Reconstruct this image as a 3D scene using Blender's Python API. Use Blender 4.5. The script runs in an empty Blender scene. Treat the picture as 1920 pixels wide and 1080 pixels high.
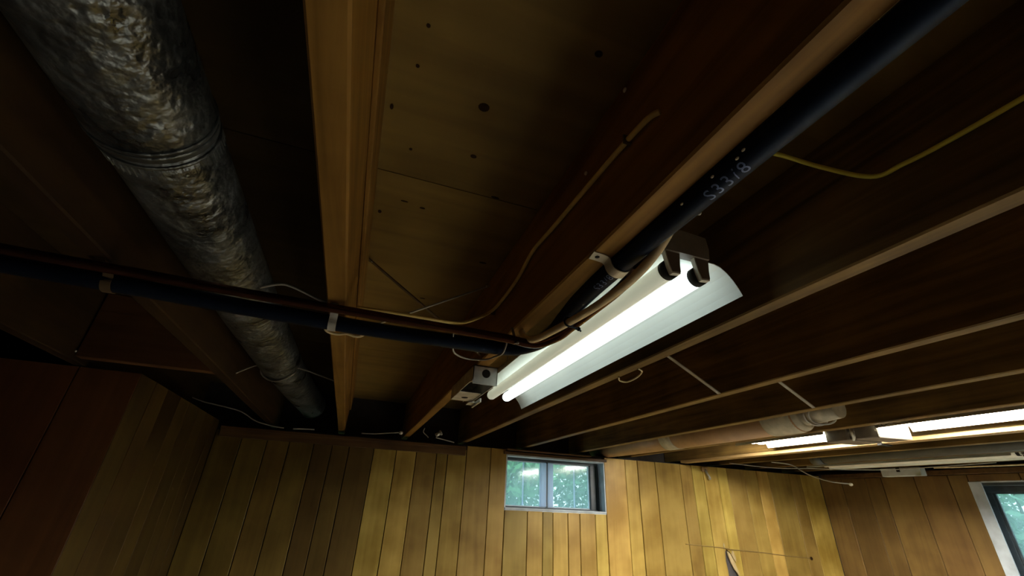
import bpy, bmesh, math, random
from mathutils import Vector, Matrix
random.seed(7)
S = bpy.context.scene
COL = S.collection
CZ = 1.75            # eye height above the basement floor; geometry below is given relative to eye level

# ------------------------------------------------------------------ camera, world, exposure
cam_d = bpy.data.cameras.new('camera')
cam = bpy.data.objects.new('camera', cam_d); COL.objects.link(cam)
RI = Vector((0.940625, -0.336669, 0.043344)); DN = Vector((0.189579, 0.415113, -0.889798)); FW = Vector((0.281575, 0.845183, 0.454291))
cam.matrix_world = Matrix(((RI.x, -DN.x, -FW.x, 0), (RI.y, -DN.y, -FW.y, 0), (RI.z, -DN.z, -FW.z, CZ), (0, 0, 0, 1)))
cam_d.sensor_width = 36.0
cam_d.lens = 791.99 / 1920 * 36.0
cam_d.clip_start = 0.01
S.camera = cam
S.view_settings.view_transform = 'Standard'
S.view_settings.look = 'None'
S.view_settings.gamma = 1.0
S.view_settings.use_curve_mapping = False
S.view_settings.exposure = 0.45

W = bpy.data.worlds.new('overcast_sky'); S.world = W; W.use_nodes = True
bg = W.node_tree.nodes['Background']
bg.inputs[0].default_value = (0.72, 0.92, 1.0, 1); bg.inputs[1].default_value = 2.0

TUBE_BRIGHT = 155.0     # the healthy tubes at the right
TUBE_DIM = 1.5        # the tired tube in the near shop light

# ------------------------------------------------------------------ materials
def newmat(name):
    m = bpy.data.materials.new(name); m.use_nodes = True
    nt = m.node_tree
    return m, nt, nt.nodes['Principled BSDF']

def N(nt, t, **kw):
    n = nt.nodes.new(t)
    for k, v in kw.items(): setattr(n, k, v)
    return n

def wood(name, dark, light, axis='Z', rough=0.55, scale=1.0, bump=0.25, vary=0.25, blotch=0.35, spec=0.3):
    """grain along axis; each object gets its own tone"""
    dark = [x * 0.68 for x in dark]; light = [x * 0.68 for x in light]
    m, nt, b = newmat(name); L = nt.links
    tc = N(nt, 'ShaderNodeTexCoord'); oi = N(nt, 'ShaderNodeObjectInfo')
    off = N(nt, 'ShaderNodeVectorMath', operation='SCALE'); off.inputs[0].default_value = (13.1, 7.7, 5.3)
    L.new(oi.outputs['Random'], off.inputs['Scale'])
    add = N(nt, 'ShaderNodeVectorMath', operation='ADD')
    L.new(tc.outputs['Object'], add.inputs[0]); L.new(off.outputs[0], add.inputs[1])
    mp = N(nt, 'ShaderNodeMapping')
    s = [38 * scale] * 3; s['XYZ'.index(axis)] = 2.2 * scale
    mp.inputs['Scale'].default_value = s
    L.new(add.outputs[0], mp.inputs[0])
    n1 = N(nt, 'ShaderNodeTexNoise'); n1.inputs['Scale'].default_value = 1.0; n1.inputs['Detail'].default_value = 6; n1.inputs['Distortion'].default_value = 0.6
    L.new(mp.outputs[0], n1.inputs['Vector'])
    n2 = N(nt, 'ShaderNodeTexNoise'); n2.inputs['Scale'].default_value = 6.0 * scale; n2.inputs['Detail'].default_value = 3
    L.new(add.outputs[0], n2.inputs['Vector'])
    mx = N(nt, 'ShaderNodeMath', operation='MULTIPLY_ADD'); mx.inputs[1].default_value = blotch
    L.new(n2.outputs[0], mx.inputs[0])
    sc = N(nt, 'ShaderNodeMath', operation='MULTIPLY'); sc.inputs[1].default_value = 1 - blotch
    L.new(n1.outputs[0], sc.inputs[0]); L.new(sc.outputs[0], mx.inputs[2])
    r = N(nt, 'ShaderNodeValToRGB')
    r.color_ramp.elements[0].position = 0.36; r.color_ramp.elements[0].color = (*dark, 1)
    r.color_ramp.elements[1].position = 0.62; r.color_ramp.elements[1].color = (*light, 1)
    L.new(mx.outputs[0], r.inputs[0])
    hv = N(nt, 'ShaderNodeHueSaturation')
    mr = N(nt, 'ShaderNodeMapRange'); mr.inputs['To Min'].default_value = 1 - vary; mr.inputs['To Max'].default_value = 1 + vary * 0.6
    L.new(oi.outputs['Random'], mr.inputs['Value']); L.new(mr.outputs[0], hv.inputs['Value'])
    h1 = N(nt, 'ShaderNodeMath', operation='MULTIPLY'); h1.inputs[1].default_value = 7.3
    h2 = N(nt, 'ShaderNodeMath', operation='FRACT')
    h3 = N(nt, 'ShaderNodeMapRange'); h3.inputs['To Min'].default_value = .5 - .028 * vary; h3.inputs['To Max'].default_value = .5 + .022 * vary
    L.new(oi.outputs['Random'], h1.inputs[0]); L.new(h1.outputs[0], h2.inputs[0]); L.new(h2.outputs[0], h3.inputs['Value']); L.new(h3.outputs[0], hv.inputs['Hue'])
    L.new(r.outputs[0], hv.inputs['Color']); L.new(hv.outputs[0], b.inputs['Base Color'])
    b.inputs['Roughness'].default_value = rough; b.inputs['Specular IOR Level'].default_value = spec
    bp = N(nt, 'ShaderNodeBump'); bp.inputs['Strength'].default_value = bump; bp.inputs['Distance'].default_value = 0.002
    L.new(n1.outputs[0], bp.inputs['Height']); L.new(bp.outputs[0], b.inputs['Normal'])
    return m

def plain(name, c, rough=0.5, metal=0.0, noise=0.0, nscale=20, bump=0.0, bdist=0.003, spec=0.5):
    m, nt, b = newmat(name); L = nt.links
    b.inputs['Base Color'].default_value = (*c, 1); b.inputs['Roughness'].default_value = rough; b.inputs['Metallic'].default_value = metal
    b.inputs['Specular IOR Level'].default_value = spec
    if noise or bump:
        tc = N(nt, 'ShaderNodeTexCoord'); n1 = N(nt, 'ShaderNodeTexNoise'); n1.inputs['Scale'].default_value = nscale; n1.inputs['Detail'].default_value = 5
        L.new(tc.outputs['Object'], n1.inputs['Vector'])
        if noise:
            r = N(nt, 'ShaderNodeValToRGB')
            r.color_ramp.elements[0].position = 0.3; r.color_ramp.elements[1].position = 0.7
            r.color_ramp.elements[0].color = (*[x * (1 - noise) for x in c], 1); r.color_ramp.elements[1].color = (*[min(1, x * (1 + noise)) for x in c], 1)
            L.new(n1.outputs[0], r.inputs[0]); L.new(r.outputs[0], b.inputs['Base Color'])
        if bump:
            bp = N(nt, 'ShaderNodeBump'); bp.inputs['Strength'].default_value = bump; bp.inputs['Distance'].default_value = bdist
            L.new(n1.outputs[0], bp.inputs['Height']); L.new(bp.outputs[0], b.inputs['Normal'])
    return m

def emit(name, c, s):
    m, nt, b = newmat(name)
    b.inputs['Base Color'].default_value = (0.9, 0.9, 0.88, 1); b.inputs['Roughness'].default_value = 0.3
    b.inputs['Emission Color'].default_value = (*c, 1); b.inputs['Emission Strength'].default_value = s
    return m

def galvanised(name, c, metal=0.62):
    """dull galvanised sheet: soft dents, zinc flakes, dusty patches"""
    m, nt, b = newmat(name); L = nt.links
    tc = N(nt, 'ShaderNodeTexCoord')
    big = N(nt, 'ShaderNodeTexNoise'); big.inputs['Scale'].default_value = 11; big.inputs['Detail'].default_value = 4
    dent = N(nt, 'ShaderNodeTexNoise'); dent.inputs['Scale'].default_value = 34; dent.inputs['Detail'].default_value = 3.5
    fl = N(nt, 'ShaderNodeTexVoronoi'); fl.inputs['Scale'].default_value = 85; fl.feature = 'SMOOTH_F1'
    for n in (big, dent, fl): L.new(tc.outputs['Object'], n.inputs['Vector'])
    r = N(nt, 'ShaderNodeValToRGB')
    r.color_ramp.elements[0].position = 0.38; r.color_ramp.elements[1].position = 0.62
    r.color_ramp.elements[0].color = (*[x * 0.62 for x in c], 1); r.color_ramp.elements[1].color = (*[min(1, x * 1.3) for x in c], 1)
    L.new(big.outputs[0], r.inputs[0]); L.new(r.outputs[0], b.inputs['Base Color'])
    b.inputs['Metallic'].default_value = metal
    rr = N(nt, 'ShaderNodeMapRange'); rr.inputs['From Min'].default_value = .35; rr.inputs['From Max'].default_value = .65
    rr.inputs['To Min'].default_value = 0.24; rr.inputs['To Max'].default_value = 0.5
    L.new(big.outputs[0], rr.inputs['Value']); L.new(rr.outputs[0], b.inputs['Roughness'])
    ad = N(nt, 'ShaderNodeMath', operation='MULTIPLY_ADD'); ad.inputs[1].default_value = 0.28
    L.new(fl.outputs['Distance'], ad.inputs[0]); L.new(dent.outputs[0], ad.inputs[2])
    bp = N(nt, 'ShaderNodeBump'); bp.inputs['Strength'].default_value = 0.75; bp.inputs['Distance'].default_value = 0.013
    L.new(ad.outputs[0], bp.inputs['Height']); L.new(bp.outputs[0], b.inputs['Normal'])
    return m

M = {}
M['joist'] = wood('fir_joist', (0.115, 0.066, 0.019), (0.34, 0.205, 0.060), 'Y', rough=0.6, vary=0.15, spec=0.2)
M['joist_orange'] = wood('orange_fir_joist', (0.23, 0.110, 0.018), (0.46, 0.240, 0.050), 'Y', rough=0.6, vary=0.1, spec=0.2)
M['joist_x'] = wood('fir_blocking', (0.12, 0.05, 0.015), (0.20, 0.09, 0.03), 'X', rough=0.65, vary=0.15, spec=0.2)
M['ply'] = wood('plywood_subfloor', (0.20, 0.118, 0.028), (0.34, 0.21, 0.052), 'X', rough=0.6, scale=0.55, vary=0.08, blotch=0.55, bump=0.12, spec=0.2)
M['ply_shaded'] = wood('shaded_plywood_subfloor', (0.045, 0.026, 0.010), (0.085, 0.052, 0.018), 'X', rough=0.7, scale=0.55, vary=0.08, blotch=0.55, bump=0.12, spec=0.1)  # left bays: shade put into a darker copy of the subfloor
M['plank'] = wood('knotty_panelling', (0.40, 0.245, 0.042), (0.72, 0.495, 0.120), 'Z', rough=0.42, scale=0.8, vary=0.38, blotch=0.7, bump=0.1)
M['plank_half_shaded'] = wood('half_shaded_olive_panelling', (0.145, 0.086, 0.018), (0.25, 0.160, 0.036), 'Z', rough=0.45, scale=0.8, vary=0.35, blotch=0.6, bump=0.1)  # left end of back wall: browner boards, darkened further in place of shade
M['plank_shaded'] = wood('shaded_panelling', (0.070, 0.038, 0.009), (0.135, 0.082, 0.018), 'Z', rough=0.5, scale=0.8, vary=0.2, blotch=0.6, bump=0.1)  # alcove boards: the shade there is painted in as a darker panelling colour
M['plank_brown'] = wood('brown_panelling', (0.17, 0.090, 0.027), (0.29, 0.170, 0.052), 'Z', rough=0.45, scale=0.8, vary=0.2, blotch=0.65, bump=0.1)
M['joist_shaded'] = wood('shaded_fir_joist', (0.030, 0.015, 0.005), (0.062, 0.033, 0.010), 'Y', rough=0.65, vary=0.1, spec=0.15)  # joists left of the duct, with their shade built into the base colour
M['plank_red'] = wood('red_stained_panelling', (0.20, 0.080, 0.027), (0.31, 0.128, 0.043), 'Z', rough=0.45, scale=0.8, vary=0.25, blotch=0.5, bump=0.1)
M['torn'] = wood('torn_raw_wood', (0.55, 0.38, 0.17), (0.85, 0.66, 0.36), 'Z', rough=0.8, scale=2.0, bump=0.6)
M['trim'] = wood('brown_trim', (0.10, 0.05, 0.018), (0.19, 0.10, 0.032), 'X', rough=0.5, vary=0.1)
M['lath'] = wood('pine_lath', (0.55, 0.33, 0.13), (0.75, 0.5, 0.22), 'Y', rough=0.6)
M['backing'] = plain('dark_furring', (0.035, 0.028, 0.024), 0.9, noise=0.3)
M['concrete'] = plain('foundation_concrete', (0.055, 0.046, 0.048), 0.9, noise=0.3, nscale=14, bump=0.3)
M['floor'] = plain('bright_bounce_floor', (0.80, 0.76, 0.68), 0.7, noise=0.08, nscale=3)  # unseen floor patch, invented pale to bounce light up from the right
M['floor_low_bounce'] = plain('low_bounce_floor', (0.11, 0.095, 0.078), 0.95, noise=0.3, nscale=40)  # unseen floor, made dark so little light bounces up on the left
M['duct'] = galvanised('galvanised_sheet', (0.17, 0.19, 0.20), metal=.8)
M['brown_duct'] = plain('brown_painted_duct', (0.36, 0.20, 0.085), 0.5, noise=0.25, nscale=8, bump=0.1)
M['tape'] = plain('aged_cloth_tape', (0.48, 0.43, 0.31), 0.7, noise=0.2, nscale=30, bump=0.3)
M['galv'] = plain('galvanised_steel', (0.62, 0.62, 0.58), 0.45, metal=0.6, noise=0.25, nscale=30)
M['tin'] = plain('dull_tin_strap', (0.36, 0.335, 0.29), 0.5, metal=0.5, noise=0.2)
M['rod'] = plain('dark_steel_rod', (0.16, 0.11, 0.06), 0.55, metal=0.4, noise=0.3)
M['black'] = plain('black_poly_pipe', (0.004, 0.006, 0.013), 0.5, noise=0.35, nscale=14, bump=0.15, spec=0.25)
M['black'].node_tree.nodes['Principled BSDF'].inputs['Specular Tint'].default_value = (0.35, 0.55, 1.0, 1)
M['ink'] = plain('pale_blue_ink', (0.13, 0.19, 0.38), 0.5)
M['copper'] = plain('tarnished_copper', (0.10, 0.038, 0.02), 0.25, metal=0.9, noise=0.35, nscale=25)
M['tan'] = plain('tan_cable_sheath', (0.72, 0.56, 0.32), 0.55, noise=0.2, nscale=30)
M['tan_dark'] = plain('dusty_string', (0.22, 0.14, 0.045), 0.8)
M['nm'] = plain('yellowed_cable', (0.80, 0.58, 0.19), 0.5, noise=0.15, nscale=30)
M['yellow'] = plain('yellow_cable', (0.92, 0.82, 0.12), 0.5)
M['grey_cable'] = plain('grey_cable', (0.42, 0.39, 0.34), 0.55)
M['white_enamel'] = plain('white_enamel_reflector', (0.86, 0.90, 0.84), 0.35, noise=0.04, nscale=6)
M['bracket'] = plain('dark_brown_enamel', (0.20, 0.165, 0.125), 0.5, noise=0.2, nscale=30)
M['socket'] = plain('brown_bakelite', (0.17, 0.125, 0.09), 0.45)
M['socket_edge'] = plain('ivory_plastic', (0.75, 0.72, 0.62), 0.45)
M['tube_off'] = plain('unlit_tube_glass', (0.85, 0.83, 0.72), 0.4, noise=0.06, nscale=5)
M['tube_unlit_glow'] = emit('unlit_tube_added_glow', (0.95, 1.0, 0.74), 0.20)  # unlit tube; faint emission added to brighten it
M['tube_dim'] = emit('dim_lit_tube', (0.84, 0.98, 1.0), TUBE_DIM)
M['tube_lit'] = emit('bright_lit_tube', (1.0, 0.97, 0.86), TUBE_BRIGHT)
M['cap'] = plain('aluminium_cap', (0.6, 0.6, 0.58), 0.4, metal=0.8)
M['dark'] = plain('dark_void', (0.012, 0.01, 0.008), 0.9)
M['speck'] = plain('pale_paint_fleck', (0.85, 0.80, 0.68), 0.6)
M['knot'] = plain('dark_knot', (0.028, 0.014, 0.006), 0.9, noise=0.4, nscale=60, spec=0.05)
M['seam'] = plain('seam_filler', (0.12, 0.065, 0.02), 0.8)
M['sash'] = plain('painted_sash', (0.62, 0.70, 0.80), 0.5, noise=0.08)
M['sash_dark'] = plain('dark_window_frame', (0.035, 0.045, 0.055), 0.5, noise=0.3)
M['reveal'] = plain('grey_blue_reveal', (0.50, 0.55, 0.60), 0.7, noise=0.2, nscale=12)
M['pvc'] = plain('grey_pvc', (0.075, 0.08, 0.075), 0.5, noise=0.12)
M['greybox'] = plain('pale_grey_steel', (0.55, 0.58, 0.55), 0.5, noise=0.1)
M['grass'] = plain('lawn', (0.10, 0.22, 0.08), 0.9, noise=0.4, nscale=9)
M['leaf'] = plain('green_leaf', (0.17, 0.42, 0.17), 0.6, noise=0.4, nscale=3)
M['leaf2'] = plain('blue_green_leaf', (0.22, 0.46, 0.27), 0.6, noise=0.4, nscale=3)
M['bark'] = plain('bark', (0.12, 0.09, 0.06), 0.9)
def glass():
    m, nt, b = newmat('dusty_glass'); L = nt.links
    out = nt.nodes['Material Output']; nt.nodes.remove(b)
    tr = N(nt, 'ShaderNodeBsdfTransparent'); tr.inputs[0].default_value = (0.93, 0.98, 1, 1)
    tl = N(nt, 'ShaderNodeBsdfTranslucent'); tl.inputs[0].default_value = (0.66, 0.88, 0.90, 1)
    gl = N(nt, 'ShaderNodeBsdfGlossy'); gl.inputs['Roughness'].default_value = 0.08
    m1 = N(nt, 'ShaderNodeMixShader'); m1.inputs[0].default_value = 0.27
    m2 = N(nt, 'ShaderNodeMixShader'); m2.inputs[0].default_value = 0.05
    L.new(tr.outputs[0], m1.inputs[1]); L.new(tl.outputs[0], m1.inputs[2])
    L.new(m1.outputs[0], m2.inputs[1]); L.new(gl.outputs[0], m2.inputs[2]); L.new(m2.outputs[0], out.inputs[0])
    return m
M['glass'] = glass()
def vinyl():
    m, nt, b = newmat('translucent_white_vinyl'); L = nt.links
    b.inputs['Base Color'].default_value = (0.8, 0.84, 0.95, 1); b.inputs['Roughness'].default_value = .4
    tl = N(nt, 'ShaderNodeBsdfTranslucent'); tl.inputs[0].default_value = (0.82, 0.86, 1.0, 1)
    mx = N(nt, 'ShaderNodeMixShader'); mx.inputs[0].default_value = .75
    L.new(b.outputs[0], mx.inputs[1]); L.new(tl.outputs[0], mx.inputs[2]); L.new(mx.outputs[0], nt.nodes['Material Output'].inputs[0])
    return m
M['vinyl'] = vinyl()

# ------------------------------------------------------------------ mesh builder and objects
ORG = {}
class MB:
    def __init__(s): s.v = []; s.f = []; s.sm = []
    def add(s, vs, fs, smooth=False):
        o = len(s.v); s.v += [tuple(v) for v in vs]
        for f in fs: s.f.append([i + o for i in f]); s.sm.append(smooth)
        return s
    def box(s, x0, x1, y0, y1, z0, z1, b=0.0):
        if b <= 0:
            vs = [(x, y, z) for x in (x0, x1) for y in (y0, y1) for z in (z0, z1)]
            return s.add(vs, [(0, 1, 3, 2), (4, 6, 7, 5), (0, 4, 5, 1), (2, 3, 7, 6), (0, 2, 6, 4), (1, 5, 7, 3)])
        bm = bmesh.new(); bmesh.ops.create_cube(bm, size=1)
        for v in bm.verts:
            v.co = Vector((x0 if v.co.x < 0 else x1, y0 if v.co.y < 0 else y1, z0 if v.co.z < 0 else z1))
        bmesh.ops.bevel(bm, geom=bm.edges[:], offset=b, segments=1, affect='EDGES', profile=0.5)
        bm.verts.index_update()
        s.add([v.co[:] for v in bm.verts], [[v.index for v in f.verts] for f in bm.faces]); bm.free()
        return s
    def prism(s, poly, axis, a, b):
        """polygon (u,w) extruded along axis from a to b: axis Y uses (x,z), X uses (y,z), Z uses (x,y)"""
        def P(u, w, t): return {'Y': (u, t, w), 'X': (t, u, w), 'Z': (u, w, t)}[axis]
        n = len(poly)
        vs = [P(u, w, a) for u, w in poly] + [P(u, w, b) for u, w in poly]
        fs = [list(range(n))[::-1], [i + n for i in range(n)]] + [[i, (i + 1) % n, (i + 1) % n + n, i + n] for i in range(n)]
        return s.add(vs, fs)
    def tube(s, pts, r, n=10, cap=True, smooth=True):
        pts = [Vector(p) for p in pts]; m = len(pts)
        rs = r if isinstance(r, (list, tuple)) else [r] * m
        T = []
        for i in range(m):
            t = pts[min(i + 1, m - 1)] - pts[max(i - 1, 0)]; T.append(t.normalized())
        up = Vector((0, 0, 1)) if abs(T[0].z) < 0.9 else Vector((1, 0, 0))
        nrm = (up - T[0] * up.dot(T[0])).normalized()
        vs = []
        for i in range(m):
            nrm = (nrm - T[i] * nrm.dot(T[i])).normalized(); bn = T[i].cross(nrm)
            for k in range(n):
                a = 2 * math.pi * k / n
                vs.append(pts[i] + (nrm * math.cos(a) + bn * math.sin(a)) * rs[i])
        fs = [[i * n + k, i * n + (k + 1) % n, (i + 1) * n + (k + 1) % n, (i + 1) * n + k] for i in range(m - 1) for k in range(n)]
        s.add(vs, fs, smooth)
        if cap:
            o = len(s.v) - len(vs)
            s.f.append([o + k for k in range(n)][::-1]); s.sm.append(False)
            s.f.append([o + (m - 1) * n + k for k in range(n)]); s.sm.append(False)
        return s
    def ball(s, c, rx, ry=None, rz=None, seg=8, rings=5):
        ry = ry or rx; rz = rz or rx; c = Vector(c); vs = []; fs = []
        for i in range(rings + 1):
            th = math.pi * i / rings
            for k in range(seg):
                a = 2 * math.pi * k / seg
                vs.append((c.x + rx * math.sin(th) * math.cos(a), c.y + ry * math.sin(th) * math.sin(a), c.z + rz * math.cos(th)))
        for i in range(rings):
            for k in range(seg):
                fs.append([i * seg + k, (i + 1) * seg + k, (i + 1) * seg + (k + 1) % seg, i * seg + (k + 1) % seg])
        return s.add(vs, fs, True)
    def ribbon(s, path, width_dir, w, th):
        """flat strap: path of points, constant width direction"""
        path = [Vector(p) for p in path]; wd = Vector(width_dir).normalized() * (w / 2); m = len(path); vs = []
        for i in range(m):
            t = (path[min(i + 1, m - 1)] - path[max(i - 1, 0)]).normalized()
            nn = t.cross(wd.normalized()).normalized() * (th / 2)
            vs += [path[i] - wd - nn, path[i] + wd - nn, path[i] + wd + nn, path[i] - wd + nn]
        fs = [[i * 4 + k, i * 4 + (k + 1) % 4, (i + 1) * 4 + (k + 1) % 4, (i + 1) * 4 + k] for i in range(m - 1) for k in range(4)]
        fs += [[3, 2, 1, 0], [(m - 1) * 4 + k for k in range(4)]]
        return s.add(vs, fs)

def origin(o):
    return ORG[o.name]
def obj(name, mb, mat, parent=None, org=None):
    """one mesh object; vertices are in room coordinates relative to eye level"""
    if parent is not None: o0 = ORG[parent.name]
    else:
        if org is None:
            n = len(mb.v); org = (sum(v[0] for v in mb.v) / n, sum(v[1] for v in mb.v) / n, min(v[2] for v in mb.v))
        o0 = Vector(org)
    me = bpy.data.meshes.new(name)
    me.from_pydata([tuple(Vector(v) - o0) for v in mb.v], [], mb.f)
    me.polygons.foreach_set('use_smooth', mb.sm); me.update()
    me.materials.append(M[mat] if isinstance(mat, str) else mat)
    bm = bmesh.new(); bm.from_mesh(me); bmesh.ops.recalc_face_normals(bm, faces=bm.faces[:]); bm.to_mesh(me); bm.free()
    o = bpy.data.objects.new(name, me); COL.objects.link(o)
    if parent is not None: o.parent = parent
    else: o.location = (o0.x, o0.y, o0.z + CZ)
    ORG[o.name] = o0
    return o
def tag(o, label, cat, group=None, kind=None):
    if label: o['label'] = label
    if cat: o['category'] = cat
    if group: o['group'] = group
    if kind: o['kind'] = kind
    return o
def thing(name, label, cat, org, group=None):
    o = bpy.data.objects.new(name, None); COL.objects.link(o); o.empty_display_size = 0.05
    o.location = (org[0], org[1], org[2] + CZ); ORG[o.name] = Vector(org)
    return tag(o, label, cat, group)
def struct(name, mb, mat):
    o = obj(name, mb, mat); o['kind'] = 'structure'; return o
def smooth_path(p, k=6):
    p = [Vector(q) for q in p]; out = []
    for i in range(len(p) - 1):
        a = p[max(i - 1, 0)]; b = p[i]; c = p[i + 1]; d = p[min(i + 2, len(p) - 1)]
        for j in range(k):
            t = j / k
            out.append(0.5 * ((2 * b) + (c - a) * t + (2 * a - 5 * b + 4 * c - d) * t * t + (3 * b - a - 3 * c + d) * t ** 3))
    out.append(p[-1]); return out

# ------------------------------------------------------------------ room shell
H = 0.35            # underside of the joists
TOP = 0.585         # underside of the subfloor
YB = 2.87           # face of the back panelling
XL, XR = -0.735, 3.83
FLOOR = -CZ
YR = -3.0
XF = -1.32
FX = 1.15           # unseen floor made up: dark left of here, pale bounce patch to the right
f = struct('floor', MB().box(XF - 0.2, FX, YR - 0.2, 3.2, FLOOR - 0.1, FLOOR).box(FX, XR + .2, YR - .2, -1.2, FLOOR - .1, FLOOR).box(FX, XR + .2, 2.2, 3.2, FLOOR - .1, FLOOR), 'floor_low_bounce')
f2 = struct('floor', MB().box(FX, XR + 0.2, -1.2, 2.2, FLOOR - 0.1, FLOOR), 'floor')
c = struct('ceiling', MB().box(XF - 0.3, XR + 0.3, YR - 0.3, 3.3, TOP + 0.02, TOP + 0.1), 'backing')
ys = [-3.2, -1.73, -0.51, 0.705, 1.92, 3.2]
xs = [-2.8, -0.09, 2.40, 4.1]
for i in range(len(ys) - 1):
    for j in range(len(xs) - 1):
        g = 0.0012
        obj('plywood_sheet', MB().box(xs[j] + g, xs[j + 1] - g, ys[i] + g, ys[i + 1] - g, TOP, TOP + 0.018), 'ply' if j else 'ply_shaded', c)
for (x, y, rx, ry) in ((.097, .485, .0095, .0085), (.110, .600, .006, .0045), (-.048, .541, .003, .006), (-.018, .45, .003, .003), (-.013, .383, .003, .003),
                       (-.005, .627, .003, .003), (.226, .334, .006, .005), (.185, .700, .009, .003), (.003, .79, .008, .0022), (.044, .799, .006, .003),
                       (.238, .978, .010, .004), (-.046, .85, .004, .006), (.12, 1.28, .009, .003), (.19, 1.45, .006, .004)):
    n = 12; vs = [(x + rx * math.cos(2 * math.pi * k / n), y + ry * math.sin(2 * math.pi * k / n)) for k in range(n)]
    obj('knot', MB().prism(vs, 'Z', TOP - 0.0008, TOP + 0.002), 'knot', c)

def wall_planks(wall, axis, face, thick, joints, z0, z1, mat='plank', skip=None, gap=0.0035, bev=.0022):
    """vertical boards proud of the backing, one object each; skip(a,b) -> list of (z0,z1) spans"""
    for a, b in zip(joints[:-1], joints[1:]):
        spans = skip(a, b) if skip else [(z0, z1)]
        t = face + random.uniform(-0.0015, 0.0015)
        for (p, q) in spans:
            m = MB()
            if axis == 'X': m.box(a + gap / 2, b - gap / 2, min(t, t + thick), max(t, t + thick), p, q, bev)
            else: m.box(min(t, t + thick), max(t, t + thick), a + gap / 2, b - gap / 2, p, q, bev)
            obj('plank', m, 'plank_half_shaded' if (wall is not None and wall.name == 'wall_back' and b < .13) else mat, wall)

# back wall: backing with an opening for window_1
WX0, WX1, WZ0, WZ1 = 0.978, 1.718, -0.036, 0.292
m = MB()
yb0, yb1 = YB + 0.014, YB + 0.17
for b in ((XL - 0.2, WX0, FLOOR, 0.33), (WX1, XR + 0.2, FLOOR, 0.33), (WX0, WX1, FLOOR, WZ0), (WX0, WX1, WZ1, 0.33)):
    m.box(b[0], b[1], yb0, yb1, b[2], b[3])
wb = struct('wall_back', m, 'concrete')
jb = [XL, -.60, -.47, -.353, -.222, -.12, -.023, .12, .255, .378, .506, .577, .70, .866, .978, 1.135, 1.243, 1.316, 1.424, 1.512, 1.629, 1.718,
      1.892, 1.998, 2.153, 2.377, 2.486, 2.592, 2.73, 2.826, 3.001, 3.134, 3.254, 3.483, 3.611, XR]
def skip_back(a, b):
    top = 0.30 if b <= 0.72 else 0.325
    if a >= WX0 - 0.01 and b <= WX1 + 0.01: return [(FLOOR, WZ0 - 0.002)]
    if abs(a - 2.592) < 1e-6 or abs(a - 2.73) < 1e-6: return []
    return [(FLOOR, top)]
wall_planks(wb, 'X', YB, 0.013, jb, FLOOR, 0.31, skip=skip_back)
# the two boards broken out around the ragged hole
hz = -0.80
L1 = [(2.594, FLOOR), (2.728, FLOOR), (2.728, hz), (2.688, hz), (2.690, -.60), (2.684, -.45), (2.687, -.36), (2.680, -.30), (2.686, -.245), (2.700, -.226), (2.712, -.236), (2.728, -.246), (2.728, .325), (2.594, .325)]
R1 = [(2.824, FLOOR), (2.824, .325), (2.732, .325), (2.732, -.250), (2.741, -.262), (2.752, -.292), (2.757, -.315), (2.768, -.345), (2.779, -.372), (2.784, -.42), (2.780, -.52), (2.786, -.66), (2.78, hz), (2.732, hz), (2.732, FLOOR)]
obj('plank', MB().prism(L1, 'Y', YB, YB + 0.013), 'plank', wb)
obj('plank', MB().prism(R1, 'Y', YB, YB + 0.013), 'plank', wb)
sp = [[(2.735, -.262), (2.748, -.235), (2.757, -.245), (2.770, -.285), (2.765, -.31), (2.748, -.285)],
      [(2.702, -.240), (2.722, -.252), (2.742, -.285), (2.757, -.318), (2.770, -.352), (2.782, -.378), (2.776, -.40), (2.762, -.372), (2.742, -.352), (2.722, -.315), (2.706, -.270)],
      [(2.676, -.205), (2.684, -.188), (2.690, -.200), (2.688, -.225), (2.681, -.228)]]
for k, p in enumerate(sp):
    obj('torn_splinter', MB().prism(p, 'Y', YB - 0.007 + 0.002 * k, YB + 0.004), 'torn', wb)

# left (alcove) wall, and the red-stained return wall that faces the camera
wl = struct('wall_left', MB().box(XL - 0.10, XL - 0.014, 1.80, YB + 0.15, FLOOR, 0.345), 'backing')
wall_planks(wl, 'Y', XL, -0.013, [1.79, 1.925, 2.045, 2.205, 2.33, 2.475, 2.60, 2.745, YB - 0.002], FLOOR, 0.345, mat='plank_shaded', bev=.0006, gap=.0022)
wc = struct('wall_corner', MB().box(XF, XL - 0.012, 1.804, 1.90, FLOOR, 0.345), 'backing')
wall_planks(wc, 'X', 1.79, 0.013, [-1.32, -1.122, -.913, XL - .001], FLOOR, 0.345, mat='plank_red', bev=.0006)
ws = struct('wall_side', MB().box(XF - 0.1, XF, YR, 3.2, FLOOR, TOP), 'backing')  # unseen dark wall, moved close in to block bounce from the left
wr_ = struct('wall_rear', MB().box(XF, XR, YR - 0.1, YR, FLOOR, TOP), 'backing')

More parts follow.
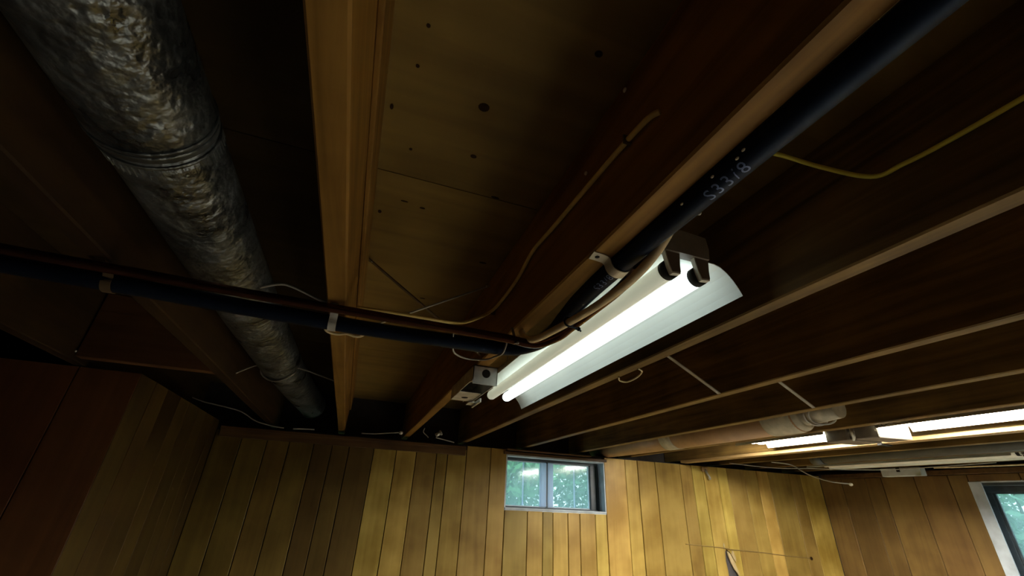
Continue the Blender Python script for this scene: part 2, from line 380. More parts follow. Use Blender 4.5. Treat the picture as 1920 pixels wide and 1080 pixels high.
# right wall: opening for window_2
V0, V1, VZ0, VZ1 = 0.85, 1.856, -0.42, 0.256
m = MB(); a0, a1 = XR + 0.014, XR + 0.17
for b in ((YR, V0, FLOOR, 0.345), (V1, YB + 0.17, FLOOR, 0.345), (V0, V1, FLOOR, VZ0), (V0, V1, VZ1, 0.345)):
    m.box(a0, a1, b[0], b[1], b[2], b[3])
wr = struct('wall_right', m, 'concrete')
jr = [V1, 1.962, 2.164, 2.382, 2.50, 2.69, YB - .002]
wall_planks(wr, 'Y', XR, 0.013, jr, FLOOR, 0.30, mat='plank_brown')
wall_planks(wr, 'Y', XR, 0.013, [V0, 1.0, 1.2, 1.4, 1.6, V1], FLOOR, 0.30, mat='plank_brown', skip=lambda a, b: [(FLOOR, VZ0 - .002), (VZ1 + .002, 0.30)])
wall_planks(wr, 'Y', XR, 0.013, [-3.0, -2.6, -2.2, -1.8, -1.4, -1.0, -.6, -.3, 0, .3, .6, V0], FLOOR, 0.30, mat='plank_brown')

# outer foundation / band above the sill, closing the joist bays
struct('wall_band', MB().box(XF - 0.2, XR + 0.25, 3.05, 3.12, 0.33, TOP + 0.02).box(XR + .10, XR + .17, YR, 3.05, 0.33, TOP + .02).box(XF - .1, XF, YR, 3.05, .33, TOP + .02), 'backing')
struct('trim_1', MB().box(XL + 0.02, 0.69, YB - 0.016, YB - 0.001, 0.262, 0.318, 0.003).box(XL + 0.02, 0.69, YB - 0.024, YB - 0.016, 0.300, 0.318, 0.002), 'trim')
struct('trim_2', MB().box(0.955, 1.735, YB - 0.012, YB + 0.02, 0.294, 0.312, 0.002).box(0.97, 1.60, YB - 0.03, YB + 0.10, 0.318, 0.328, 0.002), 'trim')
struct('trim_3', MB().box(XR - 0.012, XR - 0.001, -2.9, YB - 0.03, 0.302, 0.335, 0.003), 'trim')

# ------------------------------------------------------------------ windows
def bars(m, x0, x1, z0, z1, t, d0, d1, ax):
    for (a, b, p, q) in ((x0, x1, z0, z0 + t), (x0, x1, z1 - t, z1), (x0, x0 + t, z0 + t, z1 - t), (x1 - t, x1, z0 + t, z1 - t)):
        if ax == 'X': m.box(a, b, d0, d1, p, q, 0.002)
        else: m.box(d0, d1, a, b, p, q, 0.002)
    return m
w1 = bpy.data.objects.new('window_1', None); COL.objects.link(w1); w1.location = (1.3, YB + .1, WZ0 + CZ); ORG[w1.name] = Vector((1.3, YB + .1, WZ0)); w1['kind'] = 'structure'
y0 = YB + 0.092
rv = MB()
rv.box(WX1 - 0.006, WX1 + 0.006, YB + 0.002, yb1, WZ0, WZ1).box(WX0 - 0.006, WX0 + 0.006, YB + 0.002, yb1, WZ0, WZ1)
rv.box(WX0, WX1, YB + 0.002, yb1, WZ0 - 0.006, WZ0 + 0.006).box(WX0, WX1, YB + 0.002, yb1, WZ1 - 0.006, WZ1 + 0.006)
obj('window_reveal', rv, 'reveal', w1)
fr = MB(); bars(fr, WX0 + .006, WX1 - .006, WZ0 + .006, WZ1 - .006, 0.016, y0 - .012, y0 + 0.045, 'X'); fr.box(1.645, 1.69, y0 - 0.01, y0 + 0.03, WZ0 + .02, WZ1 - .02, 0.003)
obj('window_frame', fr, 'sash_dark', w1)
for a, b in ((1.005, 1.308), (1.312, 1.648)):
    s_ = obj('window_sash', bars(MB(), a, b, WZ0 + 0.020, WZ1 - 0.022, 0.008, y0 + 0.002, y0 + 0.026, 'X'), 'sash', w1)
    obj('pane', MB().box(a + .006, b - .006, y0 + .012, y0 + .016, WZ0 + .026, WZ1 - .028), 'glass', s_)
obj('meeting_stile', MB().box(1.262, 1.306, y0 - 0.008, y0 + 0.02, WZ0 + 0.026, WZ1 - 0.028, 0.003).box(1.315, 1.357, y0 - 0.008, y0 + 0.02, WZ0 + 0.026, WZ1 - 0.028, 0.003), 'vinyl', w1)
obj('stile_gap', MB().box(1.304, 1.317, y0 - .004, y0 + .03, WZ0 + .02, WZ1 - .02), 'sash_dark', w1)
for x in (1.142, 1.532): obj('muntin', MB().box(x - .004, x + .004, y0 + .018, y0 + .026, WZ0 + .03, WZ1 - .03), 'vinyl', w1)
obj('window_sill', MB().box(WX0, WX1, YB - 0.004, y0 - .012, WZ0 + 0.004, WZ0 + 0.014, 0.002), 'reveal', w1)

w2 = bpy.data.objects.new('window_2', None); COL.objects.link(w2); w2.location = (XR + .1, 1.4, VZ0 + CZ); ORG[w2.name] = Vector((XR + .1, 1.4, VZ0)); w2['kind'] = 'structure'
rv = MB()
rv.box(XR + .002, a1, V1 - .006, V1 + .006, VZ0, VZ1).box(XR + .002, a1, V0 - .006, V0 + .006, VZ0, VZ1)
rv.box(XR + .002, a1, V0, V1, VZ0 - .006, VZ0 + .006).box(XR + .002, a1, V0, V1, VZ1 - .006, VZ1 + .006)
obj('window_reveal', rv, 'reveal', w2)
obj('window_casing', MB().box(XR - .006, XR + .004, 1.795, V1 + .004, VZ0, VZ1, 0.002), 'reveal', w2)
fr = MB(); bars(fr, V0 + .006, V1 - .006, VZ0 + .006, VZ1 - .004, 0.055, XR + .07, XR + .11, 'Y'); fr.box(XR + .004, XR + .10, V0, V1 - .01, VZ1 - .022, VZ1 - .004)
obj('window_frame', fr, 'sash_dark', w2)
for a, b in ((V0 + .06, 1.345), (1.36, V1 - .06)):
    s_ = obj('window_sash', bars(MB(), a, b, VZ0 + .06, VZ1 - .055, .012, XR + .078, XR + .10, 'Y'), 'sash_dark', w2)
    obj('pane', MB().box(XR + .086, XR + .09, a + .01, b - .01, VZ0 + .07, VZ1 - .065), 'glass', s_)

# ------------------------------------------------------------------ joists
def joist(xr, label, mat='joist', y0=-2.95, y1=3.04, w=0.038, z0=H):
    o = thing('ceiling_joist', label, 'joist', (xr - w / 2, (y0 + y1) / 2, z0), 'floor joists overhead')
    m = MB(); n = 14; bm = bmesh.new()
    prof = [(0, .003), (.003, 0), (w - .003, 0), (w, .003), (w, TOP - z0 - .001), (0, TOP - z0 - .001)]
    vs = []; ph = random.uniform(0, 6)
    for i in range(n + 1):
        y = y0 + (y1 - y0) * i / n; dx = 0.0012 * math.sin(ph + i * 1.3); dz = 0.0008 * math.sin(ph * 2 + i * 1.9)
        vs += [(xr - w + u + dx, y, z0 + v + (dz if v < .1 else 0)) for u, v in prof]
    k = len(prof)
    fs = [[i * k + j, i * k + (j + 1) % k, (i + 1) * k + (j + 1) % k, (i + 1) * k + j] for i in range(n) for j in range(k)] + [list(range(k)), [n * k + j for j in range(k)]]
    bm.free(); m.add(vs, fs)
    obj('beam', m, mat, o)
    return o
JX = {}
for key, xr, lab in (
        ('L3', -1.335, 'dark wooden joist at the far left edge above the red wall boards'),
        ('L2', -0.897, 'dim wooden joist running out over the red-stained corner of the wall'),
        ('L', -0.460, 'wooden joist just left of the round galvanised duct'),
        ('A', -0.0695, 'wooden joist right of the round duct, lit orange on its underside'),
        ('B', 0.3255, 'wooden joist with the black pipe strapped along its right edge'),
        ('J1', 0.7105, 'wooden joist directly right of the near white shop light'),
        ('J2', 1.141, 'second wooden joist right of the near white shop light'),
        ('J3', 1.561, 'wooden joist along the left side of the brown taped duct'),
        ('J4', 1.985, 'wooden joist between the brown taped duct and the bright tube lights'),
        ('J5', 2.420, 'wooden joist with a brightly lit pale lath along its bottom edge'),
        ('J6', 2.838, 'first dark joist beyond the bright tube lights'),
        ('J7', 3.238, 'dark joist between the grey pipe and the unlit shop light'),
        ('J8', 3.655, 'last dark joist before the right-hand window wall')):
    JX[key] = joist(xr, lab, 'joist_shaded' if key[0] == 'L' else 'joist_orange' if key in 'AB' else 'joist')
a_ = JX['A']
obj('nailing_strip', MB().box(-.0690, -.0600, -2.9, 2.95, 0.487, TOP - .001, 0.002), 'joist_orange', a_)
obj('lath', MB().box(2.374, 2.440, -0.6, 2.85, 0.3325, 0.3495, 0.002), 'lath', JX['J5'])
for (key, side, y, z) in (('B', .2865, .362, .57), ('B', .2865, .489, .511), ('L2', -.896, 1.70, .375), ('A', -.1085, 1.98, .39)):
    obj('nail_head', MB().ball((side, y, z), .0025, .004, .004), 'speck', JX[key])
# blocking over the corner wall
o = thing('joist_blocking', 'dark wooden blocking board between joists above the left corner wall', 'blocking', (-.70, 1.72, H))
obj('board', MB().box(-.893, -.502, 1.70, 1.738, 0.36, TOP - .002, 0.002), 'joist_x', o)

# ------------------------------------------------------------------ bridging straps in the joist bays
def strap_thing(p, q, label, mat='tin', w=0.012):
    o = thing('bridging_strap', label, 'strap', p, 'metal cross bridging between the joists')
    p = Vector(p); q = Vector(q); d = (q - p).normalized()
    obj('strap_body', MB().ribbon([p, p + d * .01, p.lerp(q, .5), q - d * .01, q], (0, 1, 0), w, 0.003), mat, o)
    for e, s in ((p, 1), (q, -1)):
        obj('nail', MB().ball(e + d * s * .012 + Vector((0, -.003, 0)), .003), 'cap', o)
strap_thing((-.058, 1.075, .578), (.283, 1.095, .362), 'dark thin diagonal strap crossing the plywood bay above the black pipe', 'rod')
strap_thing((-.058, 1.045, .352), (.283, 1.055, .560), 'pale diagonal strap rising right behind the black pipe', 'tin', .009)
strap_thing((.713, 1.09, .560), (1.100, 1.09, .352), 'pale metal strap slanting down in the bay right of the near shop light', 'tin')
strap_thing((1.144, 1.09, .560), (1.520, 1.09, .352), 'pale metal strap slanting down toward the taped end of the brown duct', 'tin')
strap_thing((-.496, 1.79, .392), (-.896, 1.79, .55), 'dark strap in the left bay above the corner wall', 'rod')

# ------------------------------------------------------------------ galvanised round duct (left)
o = thing('round_duct', 'mottled grey galvanised round duct running between the left joists', 'duct', (-.345, 1.2, .385))
def section(name, pts, r, n=40, mat='duct'): return obj(name, MB().tube(smooth_path(pts, 8), r, n), mat, o)
section('duct_section', [(-.352, -2.9, .460), (-.350, -1.0, .459), (-.350, .0, .459), (-.349, .575, .459)], .0765)
section('duct_section', [(-.349, .560, .459), (-.347, 1.2, .460), (-.340, 1.90, .468)], .0740)
section('duct_section', [(-.340, 1.885, .468), (-.318, 2.40, .478), (-.288, 2.95, .490)], .0715)
sc_ = MB()
for y, r in ((.556, .0785), (.566, .0772), (.586, .0766)):
    sc_.tube([(-.349, y - .003, .459), (-.349, y + .003, .459)], r, 40)
obj('crimped_seam', sc_, 'duct', o)
cr = MB()
for k in range(56):
    a = 2 * math.pi * k / 56
    cr.box(-.0012, .0012, .588, .612, -.001, .001)
    vs = cr.v[-8:]
    cr.v[-8:] = [(-.349 + math.cos(a) * (.0748 + z) - math.sin(a) * x, y, .459 + math.sin(a) * (.0748 + z) + math.cos(a) * x) for x, y, z in vs]
cr_o = obj('crimp_ridges', cr, 'duct', o)
obj('duct_seam_ring', MB().tube([(-.340, 1.885, .468), (-.340, 1.90, .468)], .0758, 40), 'duct', o)
obj('duct_end_ring', MB().tube([(-.289, 2.935, .490), (-.288, 2.952, .490)], .0745, 40), 'duct', o)
# hanger wire around the duct
hp = [(-.458, 1.78, .382)] + [(-.339 + .0790 * math.cos(a), 1.86 + .02 * math.sin(i), .467 + .0790 * math.sin(a)) for i, a in enumerate([math.radians(d) for d in (200, 225, 250, 275, 300, 325, 345)])] + [(-.112, 1.80, .400)]
o = tag(obj('duct_hanger_wire', MB().tube(smooth_path(hp, 5), .0035, 6), 'tin'), 'pale hanger wire looped under the galvanised duct between two joists', 'wire')

# ------------------------------------------------------------------ black poly pipe
ppath = smooth_path([(.342, -2.8, .346), (.342, -1.0, .346), (.342, .0, .346), (.342, .45, .346), (.346, .62, .344), (.355, .72, .339), (.3605, .785, .334), (.352, .855, .331), (.320, .908, .330), (.270, .925, .330), (.184, .928, .330),
                     (-.008, .933, .330), (-.24, .922, .330), (-.403, .908, .330), (-.631, .892, .330), (-1.0, .872, .330), (-1.31, .855, .330)], 8)
o = thing('water_pipe', 'long black plastic pipe strapped under the joists with an elbow turning left', 'pipe', (.342, .9, .33))
bp_ = obj('pipe_run', MB().tube(ppath, .0165, 20), 'black', o)
def print_on_pipe(txt, ystart, size, th0, parent):
    cu = bpy.data.curves.new('print', 'FONT'); cu.body = txt; cu.size = size; cu.space_character = 1.25; cu.resolution_u = 3
    to = bpy.data.objects.new('print_tmp', cu); COL.objects.link(to)
    me = bpy.data.meshes.new_from_object(to); bpy.data.objects.remove(to)
    bm = bmesh.new(); bm.from_mesh(me); bmesh.ops.subdivide_edges(bm, edges=[e for e in bm.edges if e.calc_length() > .003], cuts=1); bmesh.ops.triangulate(bm, faces=bm.faces[:])
    m = MB(); bm.verts.index_update()
    vs = []
    for v in bm.verts:
        th = th0 - v.co.y / .0168
        vs.append((.342 + .0168 * math.sin(th), ystart - v.co.x, .346 - .0168 * math.cos(th)))
    m.add(vs, [[v.index for v in f.verts] for f in bm.faces]); bm.free()
    return obj('printed_lettering', m, 'ink', parent)
print_on_pipe('S33/8', .300, .022, math.radians(4), o)
print_on_pipe('S33/8', .560, .018, math.radians(0), o)
fl = MB()
for x, y in ((.3262, .233), (.3272, .243), (.3262, .277), (.3265, .329)):
    zz = .346 - math.sqrt(max(.0165 ** 2 - (x - .342) ** 2, 0)); fl.ball((x, y, zz), .0016, .0026, .0016)
fl.ball((.355, .332, .336), .0018, .003, .002)
obj('paint_fleck', fl, 'speck', o)['kind'] = 'stuff'

# straps holding the pipe
o = thing('pipe_strap', 'pale metal strap with a nail hole holding the black pipe under its joist', 'strap', (.32, .495, .345), 'pipe straps')
obj('strap_band', MB().ribbon(smooth_path([(.290, .490, .3480), (.305, .491, .3478), (.318, .493, .3462), (.3235, .495, .337), (.330, .496, .3305), (.342, .497, .3282), (.354, .497, .3312), (.3600, .498, .342), (.3602, .499, .352)], 4), (.12, 1, 0), .021, .0016), 'galv', o)
obj('nail_hole', MB().tube([(.3005, .4905, .3474), (.3005, .4905, .3466)], .0038, 10), 'dark', o)
def hang_strap(x, yc, lab, mat):
    o = thing('pipe_strap', lab, 'strap', (x, yc, .33), 'pipe straps')
    pts = [(x, yc - .030, .349)] + [(x, yc + .0180 * math.cos(a), .330 + .0180 * math.sin(a)) for a in [math.radians(d) for d in (165, 195, 225, 255, 285, 315, 345, 15)]] + [(x, yc + .030, .349)]
    obj('strap_band', MB().ribbon(smooth_path(pts, 3), (1, 0, 0), .016, .0016), mat, o)
    obj('strap_foot', MB().box(x - .008, x + .008, yc - .062, yc - .028, .347, .3495), mat, o)
    return o
hang_strap(-.092, .928, 'white strap around the black pipe below the joist beside the round duct', 'galv')
hang_strap(-.478, .904, 'dim strap around the black pipe below the joist left of the duct', 'rod')
o = tag(obj('hanger_wire', MB().tube(smooth_path([(.165, .905, .349), (.172, .93, .318), (.185, .955, .310), (.220, .985, .312), (.262, .975, .312), (.276, .93, .309), (.285, .895, .312), (.290, .88, .3485)], 5), .0024, 6), 'tin'), 'thin grey wire looped under the black pipe elbow beside the steel box', 'wire')
o = tag(obj('cable_loop', MB().tube(smooth_path([(-.115, .975, .345), (-.108, .994, .332), (-.085, .998, .329), (-.064, .988, .330), (-.045, .992, .328), (-.029, .988, .332), (-.015, .98, .352)], 5), .0035, 6), 'tan'), 'short tan cable loop hanging just below the white pipe strap', 'cable')

# copper pipe and tan cable beside it
cpath = smooth_path([(-1.31, .785, .335), (-1.0, .81, .335), (-.605, .839, .335), (-.386, .848, .335), (-.231, .856, .335), (-.013, .860, .335), (.160, .840, .326), (.264, .815, .315), (.325, .800, .307), (.352, .745, .309),
                     (.3605, .70, .316), (.366, .63, .322), (.371, .53, .331), (.3660, .45, .348), (.356, .40, .378), (.348, .33, .43), (.345, .20, .51), (.345, -.4, .53)], 8)
o = thing('copper_pipe', 'thin tarnished copper pipe following the near side of the black pipe', 'pipe', (.0, .86, .335))
obj('pipe_run', MB().tube(cpath, .0092, 14), 'copper', o)
clip = MB().ribbon([(.283, .835, .350), (.283, .822, .330), (.283, .806, .3035), (.283, .795, .301)], (1, 0, 0), .006, .0016).ball((.283, .793, .301), .003)
tag(obj('pipe_clip', clip, 'tin'), 'small dark metal clip hooked under the copper pipe near its elbow', 'clip')
tpath = smooth_path([(.305, .835, .345), (.310, .822, .325), (.316, .775, .309), (.326, .70, .305), (.335, .60, .301), (.340, .52, .301), (.346, .465, .309), (.3585, .43, .331), (.368, .40, .360), (.370, .365, .395), (.366, .30, .45), (.365, .2, .52), (.365, -.3, .545)], 7)
o = thing('sheathed_cable', 'thick tan sheathed cable running beside the shop light under the black pipe', 'cable', (.33, .6, .30))
obj('cable_run', MB().tube(tpath, .0072, 10), 'tan', o)
obj('staple', MB().box(.298, .322, .812, .8155, .3155, .3180).ball((.300, .812, .318), .0045), 'galv', o)
o = thing('cable_tie', 'black cable tie knotted around the tan cable in front of the reflector', 'tie', (.33, .66, .30))
tie = [(.3300 + .0088 * math.cos(a), .65, .3030 + .0088 * math.sin(a)) for a in [2 * math.pi * k / 14 for k in range(15)]]
obj('loop', MB().tube(tie, .0018, 6), 'black', o)
obj('tail', MB().tube(smooth_path([(.332, .65, .2945), (.345, .655, .2955), (.356, .66, .297), (.362, .664, .295)], 4), .0018, 6).ball((.3555, .66, .297), .0042).ball((.349, .657, .296), .003), 'black', o)

# ------------------------------------------------------------------ loose cables
def cable(name, pts, r, mat, label, k=7, cat='cable'):
    return tag(obj(name, MB().tube(smooth_path(pts, k), r, 8), mat), label, cat)
cb = thing('wall_cable', 'yellowed cable stapled along the left face of the joist, curving down to the pipe', 'cable', (.2, .7, .45))
obj('cable_run', MB().tube(smooth_path([(.286, .298, .452), (.280, .313, .454), (.2815, .36, .463), (.2815, .448, .469), (.2815, .609, .477), (.2815, .717, .483), (.281, .80, .461), (.281, .908, .454), (.2735, .992, .450), (.212, .959, .400), (.164, .915, .371), (.112, .892, .361), (.05, .886, .359), (-.05, .89, .358)], 7), .0042, 8), 'nm', cb)
for y, z in ((.362, .463), (.992, .450)):
    obj('staple', MB().box(.2745, .2865, y - .0015, y + .0015, z - .0075, z + .0075), 'rod', cb)
cable('yellow_cable', [(.40, .43, .585), (.52, .40, .577), (.585, .366, .555), (.640, .335, .517), (.664, .289, .467), (.665, .249, .458), (.665, .189, .453), (.665, .05, .452), (.665, -.5, .452)], .0036, 'yellow',
      'bright yellow cable drooping from behind the black pipe at upper right')
cable('thin_cable', [(-.07, .955, .372), (-.144, 1.01, .41), (-.20, 1.00, .425), (-.228, .99, .423), (-.262, .975, .40)], .0028, 'grey_cable', 'thin pale cable crossing from the round duct to the orange-lit joist')
cable('thin_cable', [(-.90, 2.84, .45), (-.82, 2.84, .430), (-.651, 2.84, .403), (-.554, 2.84, .357), (-.465, 2.84, .338), (-.40, 2.845, .332)], .0032, 'grey_cable', 'thin grey cable sagging at the top of the dark left corner')
cable('thin_cable', [(-.352, 2.85, .333), (-.30, 2.85, .337), (-.237, 2.85, .339)], .0035, 'grey_cable', 'short pale cable end lying on top of the wall below the duct end')
cable('thin_cable', [(.03, 2.85, .342), (.10, 2.85, .345), (.18, 2.85, .356), (.255, 2.845, .366)], .003, 'grey_cable', 'thin cable lying on top of the wall between the middle joists')
tag(obj('cable_clip', MB().ball((.262, 2.835, .364), .013, .012, .012), 'speck'), 'small white cable clip on the wall top below the middle joist', 'clip')
cable('thin_cable', [(.40, 2.80, .40), (.395, 2.80, .375), (.42, 2.80, .355), (.43, 2.80, .345)], .0028, 'grey_cable', 'thin curled wire hanging at the wall top behind the shop light')
cable('thin_cable', [(.48, 2.82, .352), (.54, 2.82, .343), (.60, 2.82, .332)], .0035, 'grey_cable', 'short pale wire end lying on the wall top behind the shop light')
o = thing('cable_connector', 'small shiny metal cable connector at the wall top behind the shop light', 'connector', (.49, 2.80, .36))
obj('connector_body', MB().tube([(.474, 2.80, .362), (.50, 2.80, .378)], .011, 10), 'galv', o)
obj('connector_nut', MB().tube([(.50, 2.80, .378), (.508, 2.80, .383)], .016, 6, smooth=False), 'galv', o)
cable('thin_cable', [(.700, 1.06, .3475), (.712, 1.075, .342), (.735, 1.07, .340), (.735, 1.02, .342), (.724, .98, .347), (.70, .965, .3485)], .0024, 'tan', 'small loop of tan wire stapled under the joist right of the shop light')
cable('hanging_cable', [(2.95, 2.55, .36), (3.02, 2.50, .352), (3.06, 2.46, .335), (3.08, 2.38, .276), (3.10, 2.275, .235), (3.10, 2.20, .220), (3.10, 2.125, .211)], .0042, 'grey_cable', 'pale cable hanging loose in front of the right wall corner')
e_ = MB().ball((3.10, 2.118, .207), .010, .014, .010); tag(obj('cable_end_cap', e_, 'tape'), 'taped end of the loose cable hanging by the right corner', 'tape')
cable('thin_cable', [(2.70, 2.70, .345), (2.85, 2.62, .330), (2.98, 2.52, .318), (3.15, 2.42, .322), (3.35, 2.25, .318), (3.55, 2.1, .325), (3.64, 1.9, .338), (3.65, 1.6, .3465)], .003, 'grey_cable', 'thin dark cable slung under the joists toward the pale steel box')
cable('thin_cable', [(3.70, 1.95, .338), (3.715, 1.6, .335), (3.72, 1.2, .334), (3.72, .6, .335)], .005, 'tan', 'thin tan conduit running above the right-hand window', cat='conduit')
cable('taut_string', [(2.343, 2.866, -.201), (2.50, 2.866, -.210), (2.66, 2.864, -.219), (2.72, 2.858, -.226), (2.80, 2.864, -.232), (3.0, 2.866, -.243), (3.25, 2.866, -.262), (3.512, 2.866, -.278)], .0024, 'tan_dark', 'thin tan string strung across the panelling above the ragged hole', cat='string')
tag(obj('wall_nail', MB().ball((3.515, 2.866, -.279), .014, .006, .012), 'knot'), 'dark nail pinning the right end of the string to the panelling', 'nail')

# small metal hook at the top of the bright panelling
o = thing('wall_hook', 'small metal hook at the top of the bright yellow panelling', 'hook', (2.6, 2.86, .25))
obj('hook_plate', MB().box(2.575, 2.635, 2.855, 2.868, .285, .318, .003), 'lath', o)
obj('hook_bend', MB().tube(smooth_path([(2.605, 2.858, .30), (2.605, 2.84, .270), (2.610, 2.825, .243), (2.617, 2.838, .236)], 4), .008, 8), 'tin', o)
obj('hook_tip', MB().ball((2.617, 2.836, .238), .011), 'galv', o)

# ------------------------------------------------------------------ galvanised box under the joist
o = thing('junction_box', 'galvanised steel electrical box with knockout holes under the joist by the shop light', 'box', (.32, 1.3, .31))
bx0, bx1, by0, by1, bz0, bz1 = .280, .352, 1.150, 1.440, .308, .349
sh = MB(); t = .002
sh.box(bx0, bx1, by0, by0 + t, bz0 - .012, bz1).box(bx0, bx1, by1 - t, by1, bz0, bz1).box(bx0, bx0 + t, by0, by1, bz0, bz1).box(bx1 - t, bx1, by0, by1, bz0 - .006, bz1)
sh.box(bx0, bx1, by0, by1, bz1 - t, bz1)
obj('box_shell', sh, 'galv', o)
obj('cover_plate', MB().box(bx0, bx1, by0 + .16, by1, bz0 - .002, bz0, .0006), 'galv', o)
obj('cover_lip', MB().box(bx0, bx1, by0 + .003, by0 + .03, bz0 - .002, bz0, .0006), 'galv', o)
for x, y, r in ((.318, by0 - .0006, .0125),):
    obj('knockout_hole', MB().tube([(x, y, .328), (x, y + .001, .328)], r, 14), 'dark', o)
obj('knockout_hole', MB().tube([(.315, 1.385, bz0 - .0028), (.315, 1.385, bz0 - .002)], .011, 12), 'dark', o)
obj('box_flange', MB().box(.340, .366, 1.42, 1.47, .300, .304).box(.361, .366, 1.36, 1.47, .292, .304), 'galv', o)

# ------------------------------------------------------------------ shop lights
def ring_prism(poly, th):
    """open polyline (x,z) thickened upward into a closed polygon"""
    up = [(x, z + th) for x, z in poly]
    return poly + up[::-1]
def shop_light(cx, y0, y1, zl, label, lit, drop=0.0, brackets=(True, False), tube_in=(0.0, 0.07), end_len=0.012, tilt=0.0, rise=.022):
    o = thing('shop_light', label, 'light fixture', (cx, (y0 + y1) / 2, zl), 'fluorescent shop lights')
    def Z(y): return -drop * (y - y0) / (y1 - y0)
    def sheared(m):
        m.v = [(x, y, z + Z(y) + tilt * (x - cx)) for x, y, z in m.v]; return m
    half = [(.123, .000), (.117, .013), (.108, .027), (.097, .040), (.083, .050), (.070, .0535), (.050, .054)]
    prof = [(cx - a, zl + b) for a, b in half] + [(cx + a, zl + b) for a, b in half[::-1]]
    obj('reflector', sheared(MB().prism(ring_prism(prof, .0015), 'Y', y0, y1)), 'white_enamel', o)
    obj('channel', sheared(MB().box(cx - .043, cx + .043, y0, y1, zl + .057, zl + .093, .003)), 'white_enamel', o)
    for k, e in enumerate((y0, y1)):
        if brackets[k]:
            s = -1 if k == 0 else 1
            a, b = (e - end_len, e + .004) if k == 0 else (e - .004, e + end_len)
            pl = [(cx - .046, zl + .050), (cx + .046, zl + .050), (cx + .049, zl + .072), (cx + .046, zl + .096), (cx - .030, zl + .101), (cx - .046, zl + .088)]
            if end_len > .05: obj('end_bracket', sheared(MB().box(cx - .112, cx + .10, a, b, zl - .036, zl + .085, .004)), 'bracket', o)
            else: obj('end_bracket', sheared(MB().prism(pl, 'Y', a, b)), 'bracket', o)
    for q, dx in enumerate((-.031, .031)):
        st = lit[q]; zc = zl + rise; ty0, ty1 = y0 + tube_in[0], y1 - tube_in[1]
        x = cx + dx; r = .0175
        ps = [(x, ty0 + .012, zc), (x, ty0 + .02, zc), (x, (ty0 + ty1) / 2, zc), (x, ty1 - .014, zc), (x, ty1 - .005, zc), (x, ty1, zc)]
        tb = obj('lamp_tube', sheared(MB().tube(ps, [r, r, r, r, r * .9, r * .55], 24)), {0: 'tube_off', 3: 'tube_unlit_glow', 1: 'tube_dim', 2: 'tube_lit'}[st], o)
        obj('tube_cap', sheared(MB().tube([(x, ty0, zc), (x, ty0 + .012, zc)], r * 1.03, 24)), 'dark', tb)
        # socket: tapering prong in front of the near tube end
        sk = [(x - .014, zl + .056), (x + .016, zl + .056), (x + .0125, zl + .026), (x + .012, zl + .012), (x - .004, zl + .010), (x - .008, zl + .022)]
        hd = obj('lamp_holder', sheared(MB().prism(sk, 'Y', ty0 - .010, ty0 - .001)), 'socket', o)
        ed = [(x - .0165, zl + .056), (x - .014, zl + .056), (x - .008, zl + .022), (x - .004, zl + .010), (x + .012, zl + .012), (x + .012, zl + .009), (x - .0055, zl + .007), (x - .0105, zl + .021)]
        obj('holder_edge', sheared(MB().prism(ed, 'Y', ty0 - .009, ty0 - .0005)), 'socket_edge', hd)
        obj('lamp_holder', sheared(MB().box(x - .008, x + .008, ty1 + .001, ty1 + .010, zl + .018, zl + .056, .001)), 'socket', o)
    for y in (y0 + .16, y1 - .16):
        obj('hanger', sheared(MB().tube([(cx, y, zl + .092), (cx, y, TOP)], .0022, 6)), 'tin', o)
    return o
shop_light(.492, .515, 1.650, .355, 'white shop light with one lit tube beside the black pipe', (3, 1), drop=.010, end_len=.014)
near_ = shop_light(2.180, .150, 1.240, .354, 'long bright shop light glowing white at the right edge', (2, 2), brackets=(False, True), end_len=.095, tube_in=(.0, .02), tilt=.030, rise=.030)
obj('pull_switch', MB().box(2.085, 2.12, 1.338, 1.362, .352, .385, .004).tube(smooth_path([(2.080, 1.35, .366), (2.074, 1.346, .345), (2.085, 1.352, .328), (2.090, 1.362, .320)], 4), .007, 8), 'socket_edge', near_)
cw = MB().tube(smooth_path([(2.052, 1.10, .356), (2.052, 1.14, .354), (2.052, 1.17, .362), (2.052, 1.20, .352), (2.052, 1.21, .364), (2.052, 1.225, .350), (2.052, 1.235, .362)], 5), .0022, 6)
obj('wire_curl', cw, 'rod', near_)
shop_light(2.180, 1.465, 1.990, .354, 'short bright shop light in line beyond the long glowing one', (2, 2), brackets=(True, False), end_len=.10, tube_in=(0, .02), tilt=.030, rise=.030)
shop_light(3.410, 1.370, 2.540, .342, 'unlit white shop light under the far right joists', (0, 0))

# ------------------------------------------------------------------ brown duct, tape, grey pipe at the right
o = thing('brown_duct', 'brown round duct with tape bands running between the right-hand joists', 'duct', (1.755, 2.2, .32))
obj('duct_section', MB().tube([(1.755, 1.32, .392), (1.755, 2.18, .394), (1.755, 3.03, .404)], .073, 36), 'brown_duct', o)
obj('tape_band', MB().tube([(1.755, 2.09, .3938), (1.755, 2.12, .3939), (1.755, 2.19, .3941)], .0748, 36), 'tape', o, )
obj('end_wrap', MB().tube(smooth_path([(1.755, 1.30, .392), (1.755, 1.36, .392), (1.755, 1.42, .392), (1.755, 1.47, .392)], 3), [.060, .070, .076, .0765, .0762, .077, .0762, .0765, .0755, .075], 32), 'tape', o)
o = thing('duct_tie', 'grey wire ties hanging off the taped end of the brown duct', 'wire', (1.75, 1.27, .33))
for y, dy in ((1.262, .012), (1.235, .02)):
    pts = [(1.72, y, .40)] + [(1.755 + .058 * math.cos(a), y + dy * math.sin(a * 2), .392 + .055 * math.sin(a)) for a in [math.radians(d) for d in range(190, 360, 20)]]
    obj('tie_wire', MB().tube(smooth_path(pts, 3), .004, 6), 'grey_cable', o)
obj('stub', MB().tube([(1.755, 1.16, .390), (1.755, 1.31, .392)], [.040, .052], 24), 'tape', o)
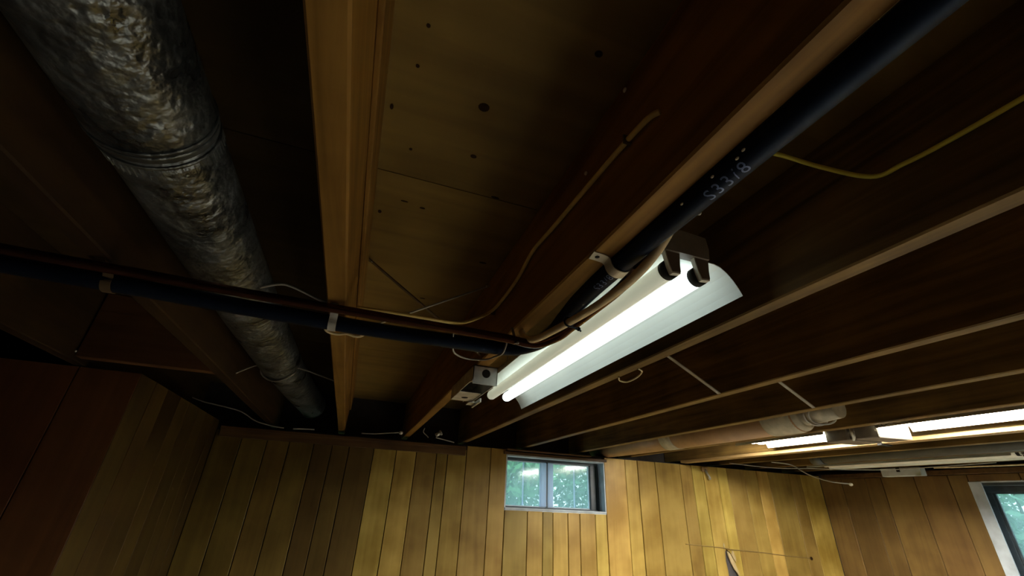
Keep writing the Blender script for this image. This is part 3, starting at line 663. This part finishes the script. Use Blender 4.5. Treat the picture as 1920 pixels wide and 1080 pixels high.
o = thing('grey_pipe', 'long grey pipe under the joists left of the unlit shop light', 'pipe', (3.06, 1.4, .35))
obj('pipe_run', MB().tube([(3.06, -2.5, .372), (3.06, 1.0, .372), (3.06, 2.30, .372)], .036, 20), 'pvc', o)
obj('pipe_coupling', MB().tube([(3.06, 2.22, .372), (3.06, 2.30, .372)], .041, 20), 'pvc', o)
cable('thin_conduit', [(1.66, -.8, .40), (1.66, .4, .40), (1.66, .75, .402), (1.67, .95, .40), (1.69, 1.1, .395)], .007, 'grey_cable', 'thin grey conduit lying beside the joist above the bright light', cat='conduit')
o = thing('steel_box', 'pale grey steel box hanging below the last joist beside the right wall', 'box', (3.68, 2.13, .29))
obj('box_body', MB().box(3.662, 3.72, 2.012, 2.262, .291, .345, .003), 'greybox', o)
obj('box_latch', MB().box(3.656, 3.663, 2.135, 2.155, .318, .345), 'dark', o)
obj('box_tab', MB().box(3.652, 3.66, 2.010, 2.045, .288, .294), 'galv', o)
for y in (1.42,):
    tag(obj('joist_clip', MB().box(2.372, 2.446, y, y + .022, .326, .352, .001), 'dark'), 'dark metal clip wrapped over the lit lath between the two tube lights', 'clip')

# ------------------------------------------------------------------ outside
struct('ground', MB().box(-6, 14, 3.13, 16, -.30, -.22).box(4.05, 14, -4, 3.13, -.55, -.47), 'grass')
def shrub(cx, cy, cz, rx, ry, rz, n, label, mat):
    o = thing('leafy_shrub', label, 'shrub', (cx, cy, cz - rz), 'shrubs outside the windows')
    rnd = random.Random(int(cx * 100 + cy * 10)); m = MB()
    for i in range(n):
        while True:
            p = Vector((rnd.uniform(-1, 1), rnd.uniform(-1, 1), rnd.uniform(-1, 1)))
            if .25 < p.length < 1: break
        c = Vector((cx + p.x * rx, cy + p.y * ry, cz + p.z * rz)); s = rnd.uniform(.035, .075)
        a = Vector((rnd.gauss(0, 1), rnd.gauss(0, 1), rnd.gauss(0, 1))).normalized(); b = a.orthogonal().normalized()
        m.add([c - a * s, c + b * s * .45, c + a * s, c - b * s * .45], [(0, 1, 2, 3)])
    lv = obj('foliage', m, mat, o); lv['kind'] = 'stuff'
    st = MB()
    for k in range(6):
        q = Vector((cx + rnd.uniform(-.6, .6) * rx, cy + rnd.uniform(-.6, .6) * ry, cz + rz * rnd.uniform(.1, .7)))
        st.tube(smooth_path([(cx + rnd.uniform(-.1, .1), cy, cz - rz), (cx * .5 + q.x * .5, cy * .5 + q.y * .5, cz - rz * .2), q], 3), .012, 5)
    obj('stem', st, 'bark', o)
shrub(1.55, 4.9, .42, .70, .5, .68, 2600, 'pale green shrub outside the left pane of the small window', 'leaf')
shrub(2.98, 5.1, .42, .70, .5, .70, 2600, 'blue-green shrub outside the right pane of the small window', 'leaf2')
shrub(2.3, 6.6, 1.1, 2.6, .6, 1.55, 9000, 'tall hedge standing behind the two shrubs outside the small window', 'leaf2')
shrub(5.5, 2.4, .25, .6, .9, .75, 3000, 'bright green shrub outside the right-hand window', 'leaf2')
shrub(7.0, 2.6, .9, .7, 2.4, 1.4, 6000, 'tall hedge behind the shrub outside the right-hand window', 'leaf')
